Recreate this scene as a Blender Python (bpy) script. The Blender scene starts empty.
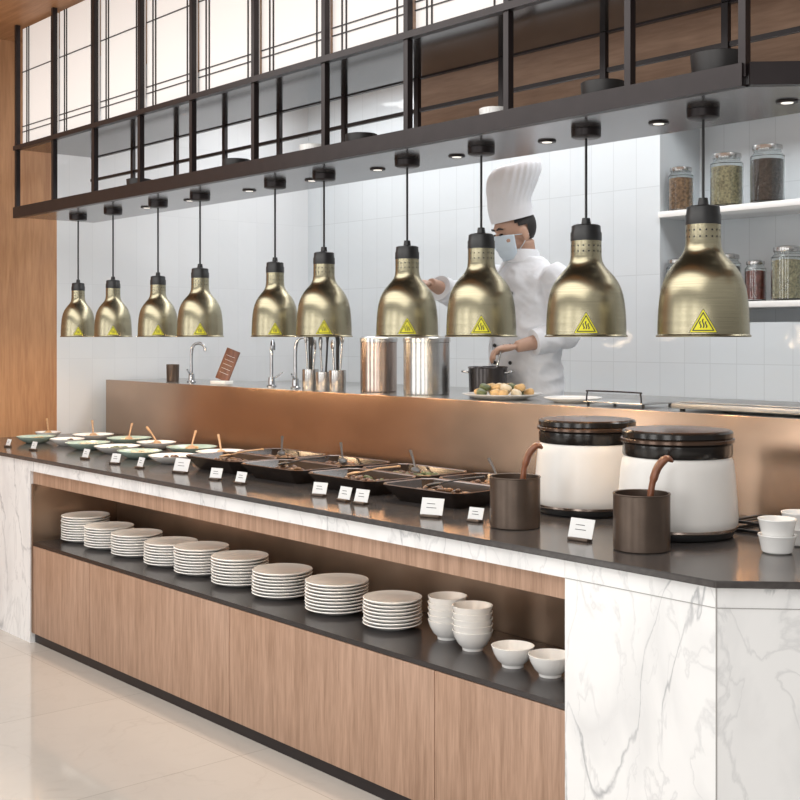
import bpy, bmesh, math, random
from mathutils import Vector, Matrix, Euler, noise
random.seed(7)
C = bpy.context.scene.collection
pi = math.pi

# ------------------------------------------------------------ materials
def mat(name, col, rough=0.5, metal=0.0, var=0.0, vscale=20, bump=0.0, spec=0.5, emis=None, estr=0, trans=0, coat=0, stretch=(1,1,1), aniso=0):
    m = bpy.data.materials.new(name); m.use_nodes = True
    nt = m.node_tree; b = nt.nodes['Principled BSDF']
    b.inputs['Base Color'].default_value = (*col, 1)
    b.inputs['Roughness'].default_value = rough
    b.inputs['Metallic'].default_value = metal
    b.inputs['Specular IOR Level'].default_value = spec
    b.inputs['Transmission Weight'].default_value = trans
    b.inputs['Coat Weight'].default_value = coat
    if emis:
        b.inputs['Emission Color'].default_value = (*emis, 1)
        b.inputs['Emission Strength'].default_value = estr
    tc = nt.nodes.new('ShaderNodeTexCoord'); mp = nt.nodes.new('ShaderNodeMapping')
    mp.inputs['Scale'].default_value = stretch
    nt.links.new(tc.outputs['Object'], mp.inputs['Vector'])
    n = nt.nodes.new('ShaderNodeTexNoise'); n.inputs['Scale'].default_value = vscale; n.inputs['Detail'].default_value = 4
    nt.links.new(mp.outputs[0], n.inputs['Vector'])
    r = nt.nodes.new('ShaderNodeValToRGB')
    r.color_ramp.elements[0].position = 0.3; r.color_ramp.elements[1].position = 0.7
    r.color_ramp.elements[0].color = (*[c*(1-var) for c in col], 1)
    r.color_ramp.elements[1].color = (*[min(1, c*(1+var)) for c in col], 1)
    nt.links.new(n.outputs['Fac'], r.inputs['Fac']); nt.links.new(r.outputs[0], b.inputs['Base Color'])
    if bump:
        bp = nt.nodes.new('ShaderNodeBump'); bp.inputs['Strength'].default_value = bump; bp.inputs['Distance'].default_value = 0.01
        nt.links.new(n.outputs['Fac'], bp.inputs['Height']); nt.links.new(bp.outputs[0], b.inputs['Normal'])
    if aniso:
        tg = nt.nodes.new('ShaderNodeTangent'); tg.direction_type = 'RADIAL'; tg.axis = 'Z'
        nt.links.new(tg.outputs[0], b.inputs['Tangent']); b.inputs['Anisotropic'].default_value = aniso
    return m

def wood(name, c1, c2, rough=0.45, st=(16,16,0.9), coat=0.0):
    m = bpy.data.materials.new(name); m.use_nodes = True
    nt = m.node_tree; b = nt.nodes['Principled BSDF']; L = nt.links.new
    tc = nt.nodes.new('ShaderNodeTexCoord'); mp = nt.nodes.new('ShaderNodeMapping'); mp.inputs['Scale'].default_value = st
    L(tc.outputs['Object'], mp.inputs['Vector'])
    n = nt.nodes.new('ShaderNodeTexNoise'); n.inputs['Scale'].default_value = 3; n.inputs['Detail'].default_value = 8; n.inputs['Distortion'].default_value = 0.5
    n2 = nt.nodes.new('ShaderNodeTexNoise'); n2.inputs['Scale'].default_value = 14; n2.inputs['Detail'].default_value = 4
    L(mp.outputs[0], n.inputs['Vector']); L(mp.outputs[0], n2.inputs['Vector'])
    a = nt.nodes.new('ShaderNodeMath'); a.operation = 'MULTIPLY_ADD'; a.inputs[1].default_value = 0.4; 
    L(n2.outputs['Fac'], a.inputs[0]); 
    s = nt.nodes.new('ShaderNodeMath'); s.operation = 'MULTIPLY'; s.inputs[1].default_value = 0.6
    L(n.outputs['Fac'], s.inputs[0]); L(s.outputs[0], a.inputs[2])
    r = nt.nodes.new('ShaderNodeValToRGB'); r.color_ramp.elements[0].position = 0.38; r.color_ramp.elements[1].position = 0.62
    r.color_ramp.elements[0].color = (*c1, 1); r.color_ramp.elements[1].color = (*c2, 1)
    L(a.outputs[0], r.inputs['Fac']); L(r.outputs[0], b.inputs['Base Color'])
    b.inputs['Roughness'].default_value = rough; b.inputs['Coat Weight'].default_value = coat
    return m

def marble(name, scale=1.3, base=(0.86,0.86,0.86), vein=(0.34,0.35,0.37), rough=0.18, strength=0.75, width=0.014, rot=(0.4,0.7,0.3), joint=0.0):
    m = bpy.data.materials.new(name); m.use_nodes = True
    nt = m.node_tree; b = nt.nodes['Principled BSDF']; L = nt.links.new
    tc = nt.nodes.new('ShaderNodeTexCoord'); mp = nt.nodes.new('ShaderNodeMapping')
    mp.inputs['Rotation'].default_value = rot; mp.inputs['Scale'].default_value = (2.2, 2.2, 0.95)
    mp.inputs['Location'].default_value = (0.35, 0.2, 1.3)
    L(tc.outputs['Object'], mp.inputs['Vector'])
    def veins(sc, width, dist):
        n = nt.nodes.new('ShaderNodeTexNoise'); n.inputs['Scale'].default_value = sc; n.inputs['Detail'].default_value = 7; n.inputs['Roughness'].default_value = 0.5; n.inputs['Distortion'].default_value = dist
        L(mp.outputs[0], n.inputs['Vector'])
        s = nt.nodes.new('ShaderNodeMath'); s.operation = 'SUBTRACT'; s.inputs[1].default_value = 0.5; L(n.outputs['Fac'], s.inputs[0])
        a = nt.nodes.new('ShaderNodeMath'); a.operation = 'ABSOLUTE'; L(s.outputs[0], a.inputs[0])
        r = nt.nodes.new('ShaderNodeMapRange'); r.inputs['From Max'].default_value = width; r.inputs['To Min'].default_value = 1; r.inputs['To Max'].default_value = 0
        L(a.outputs[0], r.inputs['Value']); return r
    v1 = veins(scale, width, 0.7); v2 = veins(scale*2.7, width*1.6, 0.6); v3 = veins(scale*0.9, width*7, 0.6)
    msk = nt.nodes.new('ShaderNodeTexNoise'); msk.inputs['Scale'].default_value = 2.4; L(mp.outputs[0], msk.inputs['Vector'])
    mr = nt.nodes.new('ShaderNodeMapRange'); mr.inputs['From Min'].default_value = 0.38; mr.inputs['From Max'].default_value = 0.60; L(msk.outputs['Fac'], mr.inputs['Value'])
    def mul(a, b_):
        q = nt.nodes.new('ShaderNodeMath'); q.operation = 'MULTIPLY'; L(a, q.inputs[0])
        if isinstance(b_, float): q.inputs[1].default_value = b_
        else: L(b_, q.inputs[1])
        return q.outputs[0]
    def mxx(a, b_):
        q = nt.nodes.new('ShaderNodeMath'); q.operation = 'MAXIMUM'; L(a, q.inputs[0]); L(b_, q.inputs[1]); return q.outputs[0]
    m1 = mul(v1.outputs[0], mr.outputs[0]); m2 = mul(v2.outputs[0], 0.32); m3 = mul(mul(v3.outputs[0], mr.outputs[0]), 0.32)
    fac = mul(mxx(mxx(m1, m2), m3), float(strength))
    c = nt.nodes.new('ShaderNodeMix'); c.data_type = 'RGBA'; c.inputs[6].default_value = (*base, 1); c.inputs[7].default_value = (*vein, 1)
    L(fac, c.inputs[0]); out = c.outputs[2]
    if joint:
        br = nt.nodes.new('ShaderNodeTexBrick'); br.offset = 0; br.inputs['Scale'].default_value = 1
        br.inputs['Brick Width'].default_value = joint; br.inputs['Row Height'].default_value = joint
        br.inputs['Mortar Size'].default_value = 0.0018
        br.inputs['Color1'].default_value = (1,1,1,1); br.inputs['Color2'].default_value = (0.97,0.97,0.97,1); br.inputs['Mortar'].default_value = (0.72,0.70,0.68,1)
        L(tc.outputs['Object'], br.inputs['Vector'])
        mm = nt.nodes.new('ShaderNodeMix'); mm.data_type = 'RGBA'; mm.blend_type = 'MULTIPLY'; mm.inputs[0].default_value = 1
        L(out, mm.inputs[6]); L(br.outputs['Color'], mm.inputs[7]); out = mm.outputs[2]
    L(out, b.inputs['Base Color'])
    b.inputs['Roughness'].default_value = rough
    return m

def tile(name, axes, col, mort, w, h, rough=0.15, msize=0.012, rot=0):
    m = bpy.data.materials.new(name); m.use_nodes = True
    nt = m.node_tree; b = nt.nodes['Principled BSDF']; L = nt.links.new
    tc = nt.nodes.new('ShaderNodeTexCoord'); sp = nt.nodes.new('ShaderNodeSeparateXYZ'); cb = nt.nodes.new('ShaderNodeCombineXYZ')
    L(tc.outputs['Object'], sp.inputs[0]); L(sp.outputs[axes[0]], cb.inputs[0]); L(sp.outputs[axes[1]], cb.inputs[1])
    br = nt.nodes.new('ShaderNodeTexBrick'); br.offset = 0; br.inputs['Scale'].default_value = 1
    br.inputs['Brick Width'].default_value = w; br.inputs['Row Height'].default_value = h
    br.inputs['Mortar Size'].default_value = msize; br.inputs['Mortar Smooth'].default_value = 0.3
    br.inputs['Color1'].default_value = (*col, 1); br.inputs['Color2'].default_value = (*[c*0.97 for c in col], 1); br.inputs['Mortar'].default_value = (*mort, 1)
    L(cb.outputs[0], br.inputs['Vector']); L(br.outputs['Color'], b.inputs['Base Color'])
    b.inputs['Roughness'].default_value = rough
    nz = nt.nodes.new('ShaderNodeTexNoise'); nz.inputs['Scale'].default_value = 5; L(tc.outputs['Object'], nz.inputs['Vector'])
    bp = nt.nodes.new('ShaderNodeBump'); bp.inputs['Strength'].default_value = 0.25; bp.inputs['Distance'].default_value = 0.02
    L(nz.outputs['Fac'], bp.inputs['Height']); L(bp.outputs[0], b.inputs['Normal'])
    return m

M = {}
M['wood'] = wood('cabinet_wood', (0.315,0.190,0.125), (0.475,0.305,0.215))
M['woodwall'] = wood('wall_wood', (0.37,0.180,0.085), (0.50,0.265,0.130), st=(6,6,0.5), rough=0.5)
M['woodceil'] = wood('ceiling_wood', (0.33,0.155,0.065), (0.45,0.23,0.11), st=(0.6,8,8), rough=0.5)
M['bulk'] = wood('bulkhead_wood', (0.28,0.17,0.11), (0.39,0.25,0.17), st=(0.8,8,8), rough=0.4)
M['marble'] = marble('white_marble', strength=0.8, base=(0.88,0.88,0.88))
M['floor'] = marble('floor_stone', scale=0.8, base=(0.65,0.605,0.55), vein=(0.50,0.45,0.40), rough=0.07, strength=0.35, joint=0.9)
M['stone'] = mat('dark_countertop_stone', (0.072,0.065,0.063), rough=0.16, var=0.2, vscale=60)
M['blackmetal'] = mat('dark_bronze_metal', (0.026,0.020,0.021), rough=0.35, metal=0.4, var=0.1)
M['board'] = mat('dark_metal_sheet', (0.20,0.195,0.20), rough=0.18, metal=0.85, var=0.08, vscale=3)
M['midboard'] = mat('dark_glossy_shelf_sheet', (0.14,0.128,0.124), rough=0.12, metal=0.85, var=0.15, vscale=3)
M['recess'] = mat('bronze_recess_metal', (0.33,0.23,0.165), rough=0.30, metal=0.8, var=0.2, vscale=3)
M['shelf'] = mat('dark_shelf_metal', (0.050,0.044,0.044), rough=0.22, metal=0.5, var=0.1)
M['bronze'] = mat('brushed_bronze', (0.43,0.30,0.215), rough=0.23, metal=0.95, var=0.16, vscale=1.6, stretch=(1.5,1.5,2.2), bump=0.06)
M['tileback'] = tile('white_wall_tile', (0,2), (0.66,0.70,0.73), (0.56,0.595,0.62), 0.15, 0.45, msize=0.0024, rough=0.08)
M['tileside'] = tile('white_side_tile', (1,2), (0.72,0.735,0.75), (0.66,0.675,0.69), 0.15, 0.45, msize=0.0018, rough=0.10)
M['brass'] = mat('brushed_antique_brass', (0.36,0.325,0.225), rough=0.27, metal=1.0, var=0.14, vscale=6, stretch=(1,1,130), aniso=0.75)
M['black'] = mat('black_plastic', (0.015,0.015,0.016), rough=0.4, var=0.1)
M['gloss'] = mat('gloss_black', (0.014,0.012,0.011), rough=0.18, var=0.1)
M['matteblack'] = mat('satin_black_ceramic', (0.018,0.016,0.016), rough=0.45, var=0.1)
M['lidtop'] = mat('dark_bronze_lid', (0.095,0.058,0.040), rough=0.2, metal=0.5, var=0.15)
M['lacquer'] = mat('dark_brown_lacquer', (0.022,0.015,0.012), rough=0.2, var=0.3)
M['yellow'] = mat('sticker_yellow', (0.80,0.74,0.02), rough=0.4)
M['porcelain'] = mat('white_porcelain', (0.87,0.86,0.84), rough=0.14, var=0.01)
M['green'] = mat('celadon_glaze', (0.42,0.54,0.48), rough=0.2, var=0.15)
M['steel'] = mat('brushed_steel', (0.52,0.515,0.505), rough=0.25, metal=1.0, var=0.06, vscale=5, stretch=(1,1,20))
M['greysteel'] = mat('satin_grey_steel', (0.34,0.34,0.34), rough=0.4, metal=0.9, var=0.05)
M['chrome'] = mat('chrome', (0.42,0.42,0.43), rough=0.1, metal=1.0)
M['copper'] = mat('rose_steel', (0.44,0.36,0.315), rough=0.24, metal=1.0, var=0.06)
M['potwhite'] = mat('cream_enamel', (0.78,0.76,0.73), rough=0.30, var=0.015)
M['brownmetal'] = mat('brown_metal_cup', (0.110,0.080,0.062), rough=0.36, metal=0.6, var=0.12)
M['spoonwood'] = wood('ladle_wood', (0.13,0.045,0.02), (0.24,0.09,0.045), rough=0.35)
M['spoonlight'] = wood('light_spoon_wood', (0.42,0.24,0.12), (0.56,0.36,0.20), rough=0.4)
M['paper'] = mat('white_card', (0.82,0.82,0.81), rough=0.6)
M['ink'] = mat('ink', (0.05,0.05,0.05), rough=0.7)
M['joint'] = mat('joint_grey', (0.36,0.35,0.34), rough=0.7)
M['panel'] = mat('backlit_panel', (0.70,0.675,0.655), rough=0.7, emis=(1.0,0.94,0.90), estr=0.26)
M['white'] = mat('white_paint', (0.70,0.72,0.74), rough=0.5)
M['skin'] = mat('skin', (0.47,0.29,0.21), rough=0.5, var=0.06)
M['cloth'] = mat('white_cotton', (0.72,0.735,0.77), rough=0.85, var=0.03, vscale=9, bump=0.6)
M['mask'] = mat('mask_fabric', (0.60,0.70,0.79), rough=0.9)
M['hair'] = mat('black_hair', (0.015,0.012,0.012), rough=0.6, var=0.3, vscale=80)
M['trousers'] = mat('dark_trousers', (0.04,0.04,0.045), rough=0.9)
M['eye'] = mat('dark_eye', (0.02,0.015,0.012), rough=0.2)
M['glass'] = mat('clear_glass', (0.92,0.95,0.95), rough=0.02, trans=1.0)
M['bulb'] = mat('heat_bulb', (1,0.6,0.3), rough=0.4, emis=(1.0,0.62,0.30), estr=6)
M['spot'] = mat('spot_lens', (1,0.95,0.9), rough=0.4, emis=(1.0,0.94,0.85), estr=1.0)
M['foodA'] = mat('braised_meat', (0.090,0.045,0.026), rough=0.35, var=0.5, vscale=60, bump=0.4)
M['foodB'] = mat('golden_dumpling', (0.56,0.37,0.17), rough=0.5, var=0.25, vscale=30, bump=0.3)
M['foodE'] = mat('roasted_root', (0.19,0.105,0.05), rough=0.45, var=0.4, vscale=40, bump=0.3)
M['foodC'] = mat('green_vegetable', (0.10,0.125,0.05), rough=0.4, var=0.4, vscale=50, bump=0.4)
M['foodD'] = mat('cream_food', (0.66,0.57,0.42), rough=0.5, var=0.15, vscale=50, bump=0.3)
M['nut'] = mat('nuts', (0.26,0.15,0.08), rough=0.6, var=0.6, vscale=70, bump=0.6)
M['bean'] = mat('dark_beans', (0.05,0.035,0.028), rough=0.5, var=0.6, vscale=70, bump=0.6)
M['redspice'] = mat('dried_berries', (0.20,0.05,0.035), rough=0.5, var=0.6, vscale=70, bump=0.6)
M['seed'] = mat('pale_seeds', (0.36,0.31,0.18), rough=0.6, var=0.5, vscale=90, bump=0.6)
M['rimbrown'] = mat('worn_brown_rim', (0.10,0.055,0.035), rough=0.3, var=0.3)

# ------------------------------------------------------------ mesh helpers
def finish(name, bm, mats, parent=None, loc=(0,0,0), smooth=True, ang=35):
    if smooth:
        bm.normal_update()
        for f in bm.faces: f.smooth = True
        for e in bm.edges:
            if len(e.link_faces) == 2 and e.calc_face_angle(0) > math.radians(ang): e.smooth = False
    me = bpy.data.meshes.new(name); bm.to_mesh(me); bm.free()
    if not isinstance(mats, (list, tuple)): mats = [mats]
    for m in mats: me.materials.append(m)
    o = bpy.data.objects.new(name, me); C.objects.link(o); o.location = loc
    if parent: o.parent = parent
    return o

def top(o, label, cat, group=None, kind=None):
    o['label'] = label; o['category'] = cat
    if group: o['group'] = group
    if kind: o['kind'] = kind
    return o

def struct(o, label, cat):
    o['label'] = label; o['category'] = cat; o['kind'] = 'structure'; return o

def E(name, loc, rz=0, label='', cat='', group=None):
    o = bpy.data.objects.new(name, None); C.objects.link(o); o.location = loc; o.rotation_euler = (0,0,rz)
    o.empty_display_size = 0.05
    return top(o, label, cat, group)

def addbox(bm, x0,x1,y0,y1,z0,z1, mi=0, bev=0.0, mtx=None):
    r = bmesh.ops.create_cube(bm, size=1)
    vs = r['verts']
    for v in vs:
        v.co = Vector((x0+(v.co.x+0.5)*(x1-x0), y0+(v.co.y+0.5)*(y1-y0), z0+(v.co.z+0.5)*(z1-z0)))
    fs = set(f for v in vs for f in v.link_faces)
    for f in fs: f.material_index = mi
    if bev:
        es = list(set(e for v in vs for e in v.link_edges))
        rr = bmesh.ops.bevel(bm, geom=es, offset=bev, segments=2, affect='EDGES', profile=0.5)
        vs = list(set(v for f in rr['faces'] for v in f.verts) | set(v for v in vs if v.is_valid))
        for f in rr['faces']: f.material_index = mi
    if mtx is not None:
        for v in vs: v.co = mtx @ v.co
    return vs

def box(name, x0,x1,y0,y1,z0,z1, m, parent=None, bev=0.0):
    bm = bmesh.new(); 
    cx, cy = (x0+x1)/2, (y0+y1)/2
    addbox(bm, x0-cx,x1-cx,y0-cy,y1-cy,0,z1-z0, 0, bev)
    loc = (cx, cy, z0)
    return finish(name, bm, m, parent, loc)

def addlathe(bm, prof, seg=32, mi=0, c=(0,0,0), mod=None):
    rings = []
    for (r, z) in prof:
        if r < 1e-6: rings.append([bm.verts.new((c[0], c[1], c[2]+z))])
        else:
            ring = []
            for i in range(seg):
                a = 2*pi*i/seg; rr = r*(mod(a, z) if mod else 1)
                ring.append(bm.verts.new((c[0]+rr*math.cos(a), c[1]+rr*math.sin(a), c[2]+z)))
            rings.append(ring)
    for A, B in zip(rings, rings[1:]):
        for i in range(seg):
            j = (i+1) % seg
            if len(A) == 1 and len(B) == 1: continue
            if len(A) == 1: f = bm.faces.new((A[0], B[j], B[i]))
            elif len(B) == 1: f = bm.faces.new((A[i], A[j], B[0]))
            else: f = bm.faces.new((A[i], A[j], B[j], B[i]))
            f.material_index = mi
    return rings

def lathe(name, prof, m, parent=None, loc=(0,0,0), seg=32, mod=None):
    bm = bmesh.new(); addlathe(bm, prof, seg, 0, mod=mod)
    bmesh.ops.recalc_face_normals(bm, faces=bm.faces)
    return finish(name, bm, m, parent, loc)

def addtube(bm, pts, rad, seg=12, mi=0, flat=1.0, up=None):
    pts = [Vector(p) for p in pts]
    if not isinstance(rad, (list, tuple)): rad = [rad]*len(pts)
    n = len(pts); rings = []
    rad = list(rad)+[rad[-1]]*max(0, n-len(rad))
    prev = None
    for i, p in enumerate(pts):
        t = (pts[min(i+1, n-1)] - pts[max(i-1, 0)]).normalized()
        if prev is None:
            ref = Vector(up) if up else (Vector((0,0,1)) if abs(t.z) < 0.9 else Vector((1,0,0)))
            u = (ref - t*ref.dot(t)).normalized()
        else:
            u = (prev - t*prev.dot(t)).normalized()
        prev = u; w = t.cross(u)
        rings.append([bm.verts.new(p + u*rad[i]*flat*math.cos(2*pi*k/seg) + w*rad[i]*math.sin(2*pi*k/seg)) for k in range(seg)])
    fs = []
    for A, B in zip(rings, rings[1:]):
        for k in range(seg):
            j = (k+1) % seg; fs.append(bm.faces.new((A[k], A[j], B[j], B[k])))
    fs.append(bm.faces.new(rings[0][::-1])); fs.append(bm.faces.new(rings[-1]))
    for f in fs: f.material_index = mi
    return fs

def tube(name, pts, rad, m, parent=None, loc=(0,0,0), seg=12, flat=1.0, up=None):
    bm = bmesh.new(); addtube(bm, pts, rad, seg, 0, flat, up)
    bmesh.ops.recalc_face_normals(bm, faces=bm.faces)
    return finish(name, bm, m, parent, loc, ang=60)

def smoothpts(pts, n=6):
    P = [Vector(p) for p in pts]; P = [P[0]] + P + [P[-1]]; out = []
    for i in range(1, len(P)-2):
        for k in range(n):
            t = k/n; a, b, c, d = P[i-1], P[i], P[i+1], P[i+2]
            out.append(0.5*((2*b)+(c-a)*t+(2*a-5*b+4*c-d)*t*t+(3*b-a-3*c+d)*t**3))
    out.append(P[-2]); return out

def addell(bm, c, r, mi=0, seg=20, rot=None):
    res = bmesh.ops.create_uvsphere(bm, u_segments=seg, v_segments=max(8, seg//2), radius=1)
    mt = Matrix.Translation(c) @ (rot.to_4x4() if rot else Matrix.Identity(4)) @ Matrix.Diagonal((*r, 1))
    for v in res['verts']:
        v.co = mt @ v.co
        for f in v.link_faces: f.material_index = mi
    return res['verts']

def prism(name, poly, z0, z1, m, parent=None, bev=0.0, loc=None):
    cx = sum(p[0] for p in poly)/len(poly); cy = sum(p[1] for p in poly)/len(poly)
    bm = bmesh.new()
    A = [bm.verts.new((x-cx, y-cy, 0)) for x, y in poly]; B = [bm.verts.new((x-cx, y-cy, z1-z0)) for x, y in poly]
    bm.faces.new(A[::-1]); bm.faces.new(B)
    n = len(poly)
    for i in range(n): bm.faces.new((A[i], A[(i+1) % n], B[(i+1) % n], B[i]))
    bmesh.ops.recalc_face_normals(bm, faces=bm.faces)
    if bev: bmesh.ops.bevel(bm, geom=list(bm.edges), offset=bev, segments=2, affect='EDGES')
    return finish(name, bm, m, parent, (cx, cy, z0))

def dup(o, loc=None, rz=None, sc=None):
    n = o.copy(); C.objects.link(n)
    if loc is not None: n.location = loc
    if rz is not None: n.rotation_euler = (n.rotation_euler[0], n.rotation_euler[1], rz)
    if sc is not None: n.scale = sc
    for ch in o.children:
        k = ch.copy(); C.objects.link(k); k.parent = n
        for g in ch.children:
            q = g.copy(); C.objects.link(q); q.parent = k
    return n

def remesh(bm, voxel, smooth_it=3):
    me = bpy.data.meshes.new('tmp'); bmesh.ops.recalc_face_normals(bm, faces=bm.faces); bm.to_mesh(me); bm.free()
    o = bpy.data.objects.new('tmp', me); C.objects.link(o)
    r = o.modifiers.new('r', 'REMESH'); r.mode = 'VOXEL'; r.voxel_size = voxel
    s = o.modifiers.new('s', 'SMOOTH'); s.iterations = smooth_it; s.factor = 0.5
    dg = bpy.context.evaluated_depsgraph_get(); dg.update()
    nm = bpy.data.meshes.new_from_object(o.evaluated_get(dg))
    C.objects.unlink(o); bpy.data.objects.remove(o)
    b2 = bmesh.new(); b2.from_mesh(nm); return b2

# ------------------------------------------------------------ room shell
XL = -6.75; YB = 5.0; ZC = 3.2
struct(box('floor', XL-0.1, 1.5, -2.5, YB+0.4, -0.1, 0.0, M['floor']), 'polished beige stone floor', 'floor')
struct(box('floor_kitchen', XL, -0.5, 3.62, YB-0.001, 0.001, 0.30, M['white']), 'raised kitchen floor behind the counter', 'floor')
struct(box('ceiling', XL-0.1, -0.3, 1.9, YB+0.4, ZC, ZC+0.1, M['woodceil']), 'warm wooden ceiling', 'ceiling')
struct(box('wall_side_wood', XL-0.12, XL, 0.6, 3.14, 0, ZC, M['woodwall']), 'orange brown wood panelled wall', 'wall')
struct(box('wall_side_tile', XL-0.12, XL, 3.14, YB+0.4, 0, ZC, M['tileside']), 'white tiled kitchen side wall', 'wall')
NX0, NX1, NZ0, NZ1 = -3.75, -2.3, 1.55, 2.62
bm = bmesh.new()
addbox(bm, XL, NX0, YB, YB+0.4, 0, ZC); addbox(bm, NX1, -0.3, YB, YB+0.4, 0, ZC)
addbox(bm, NX0, NX1, YB, YB+0.4, 0, NZ0); addbox(bm, NX0, NX1, YB, YB+0.4, NZ1, ZC)
addbox(bm, NX0, NX1, YB+0.34, YB+0.4, NZ0, NZ1)
struct(finish('wall_back', bm, M['tileback']), 'glossy white tiled kitchen wall with a shelf niche', 'wall')
struct(box('wall_bulkhead', -3.9, -0.5, 3.5, 3.56, 2.28, ZC-0.001, M['bulk']), 'brown wood bulkhead above the kitchen opening', 'wall')

for i, z in enumerate((1.62, 2.085)):
    s = box('wall_shelf', NX0+0.002, NX1-0.002, YB-0.02, YB+0.335, z, z+0.03, M['porcelain'], bev=0.003)
    top(s, 'white wall shelf holding glass jars', 'shelf', 'niche shelves')

# ------------------------------------------------------------ buffet counter
XA, XB = -5.56, -2.15
YF = 2.45; YR = 3.41
CX0 = XL+0.004
topc = prism('countertop', [(CX0,2.435),(-1.667,2.435),(-1.185,2.917),(-1.185,3.405),(CX0,3.405)], 0.882, 0.90, M['stone'], bev=0.003)
top(topc, 'long dark stone countertop of the buffet counter', 'countertop')
bf = E('buffet_counter', (0,0,0), 0, 'wood fronted buffet counter frame with an open plate shelf', 'counter')
fas = prism('marble_band', [(XA,2.45),(XB-0.001,2.45),(XB-0.001,2.475),(XA,2.475)], 0.832, 0.8815, M['marble'], bf); fas['label'] = 'white marble edge band'
box('rail', XA, XB-0.001, 2.465, 2.49, 0.770, 0.8315, M['wood'], bf)
box('open_shelf', XA+0.02, XB-0.001, 2.455, 2.895, 0.474, 0.490, M['shelf'], bf)
box('recess_back', XA+0.02, XB-0.001, 2.90, 2.92, 0.474, 0.8315, M['recess'], bf)
box('recess_side', XA, XA+0.018, 2.455, 2.92, 0.05, 0.769, M['recess'], bf)
box('recess_top', XA+0.02, XB-0.001, 2.492, 2.895, 0.815, 0.83, M['recess'], bf)
box('kickplate', XA, XB-0.001, 2.475, 2.50, 0.0, 0.048, M['blackmetal'], bf)
box('bottom_panel', XA+0.02, XB-0.001, 2.52, 3.35, 0.02, 0.045, M['blackmetal'], bf)
seams = [XA+0.02, -4.95, -3.81, -2.675, XB-0.002]
for a, b in zip(seams, seams[1:]):
    cx = (a+b)/2
    cab = E('buffet_cabinet', (cx, 2.9, 0.05), 0, 'light wood buffet cabinet below the plate shelf', 'cabinet', 'buffet base cabinets')
    h = (b-a)/2-0.0015
    bm = bmesh.new(); addbox(bm, -h, h, -0.42, 0.45, 0.0, 0.42)
    finish('body', bm, M['blackmetal'], cab)
    bm = bmesh.new(); addbox(bm, -h, h, -0.445, -0.422, 0.0, 0.421, bev=0.0015)
    finish('door', bm, M['wood'], cab)
p = prism('marble_pier', [(XB,2.45),(-1.673,2.45),(-1.20,2.923),(-1.20,3.40),(XB,3.40)], 0.0, 0.8815, M['marble'], bev=0.0)
top(p, 'white grey veined marble end of the buffet counter', 'counter end')
bm = bmesh.new(); addbox(bm, -0.0015,0.0015,-0.0012,0.0012,0,0.8815)
o = finish('corner_joint', bm, M['joint'], p); o.location = (-1.673-p.location.x, 2.4502-p.location.y, 0)
bm = bmesh.new(); addbox(bm, -0.236,0.236,-0.0012,0.0012,-0.001,0.001)
o = finish('joint_line', bm, M['joint'], p); o.location = (-1.912-p.location.x, 2.450-p.location.y, 0.832)
bm = bmesh.new(); addbox(bm, -0.333,0.333,-0.0012,0.0012,-0.001,0.001)
o = finish('joint_line', bm, M['joint'], p); o.location = (-1.4365-p.location.x, 2.6865-p.location.y, 0.832); o.rotation_euler=(0,0,pi/4)
p2 = box('marble_pier', XL+0.004, XA-0.002, 2.45, 3.40, 0, 0.8815, M['marble'])
top(p2, 'white veined marble pier where the counter meets the wood wall', 'counter end')
r = box('bronze_backsplash', -6.655, -0.9, 3.41, 3.435, 0.0, 1.222, M['bronze'], bev=0.002)
top(r, 'brushed bronze backsplash panel behind the buffet', 'backsplash')
pc = box('kitchen_pass_counter', -6.655, -0.9, 3.437, 3.95, 0.9, 1.2195, M['steel'])
top(pc, 'stainless steel kitchen pass counter behind the backsplash', 'counter')
bm = bmesh.new(); addbox(bm, -2.8,2.8,-0.22,0.0,-0.6,0.0)
o = finish('base', bm, M['white'], pc); o.location = (0,0.22,0.0)
bc = box('back_worktop', XL+0.01, -0.9, 4.52, YB-0.003, 0.301, 1.18, M['steel'], bev=0.004)
top(bc, 'stainless steel worktop along the kitchen wall', 'worktop')

# ------------------------------------------------------------ plates and bowls
def plate_mesh():
    return [(0,0.001),(0.062,0.001),(0.066,0),(0.072,0),(0.077,0.003),(0.10,0.010),(0.114,0.0160),(0.1158,0.0180),(0.114,0.0208),(0.10,0.0160),(0.080,0.0115),(0,0.0115)]
stacks = [(-5.41,10,1.0),(-5.165,8,1),(-4.90,8,1),(-4.600,8,1),(-4.345,9,1),(-4.055,9,1),(-3.765,8,1),(-3.423,9,1.0),(-3.115,8,0.88)]
base_plate = None
for si, (x, n, s) in enumerate(stacks):
    for k in range(n):
        jx, jy = random.uniform(-.0015,.0015), random.uniform(-.0015,.0015)
        loc = (x+jx, 2.665+jy, 0.4902+k*0.0119)
        if base_plate is None:
            base_plate = lathe('plate', plate_mesh(), M['porcelain'], loc=loc, seg=48)
            top(base_plate, 'round white porcelain plate in a stack on the shelf', 'plate', 'stacked white plates'); o = base_plate
        else: o = dup(base_plate, loc)
        if s != 1:
            o.scale = (s, s, 1); o['label'] = 'smaller white porcelain plate in a stack beside the bowls'
bowlprof = [(0,0.002),(0.026,0.002),(0.028,0),(0.033,0),(0.034,0.008),(0.047,0.020),(0.058,0.040),(0.0645,0.060),(0.0650,0.0625),(0.0625,0.0630),(0.0605,0.060),(0.053,0.041),(0.042,0.024),(0.036,0.0192),(0,0.0190)]
b0 = None
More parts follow.
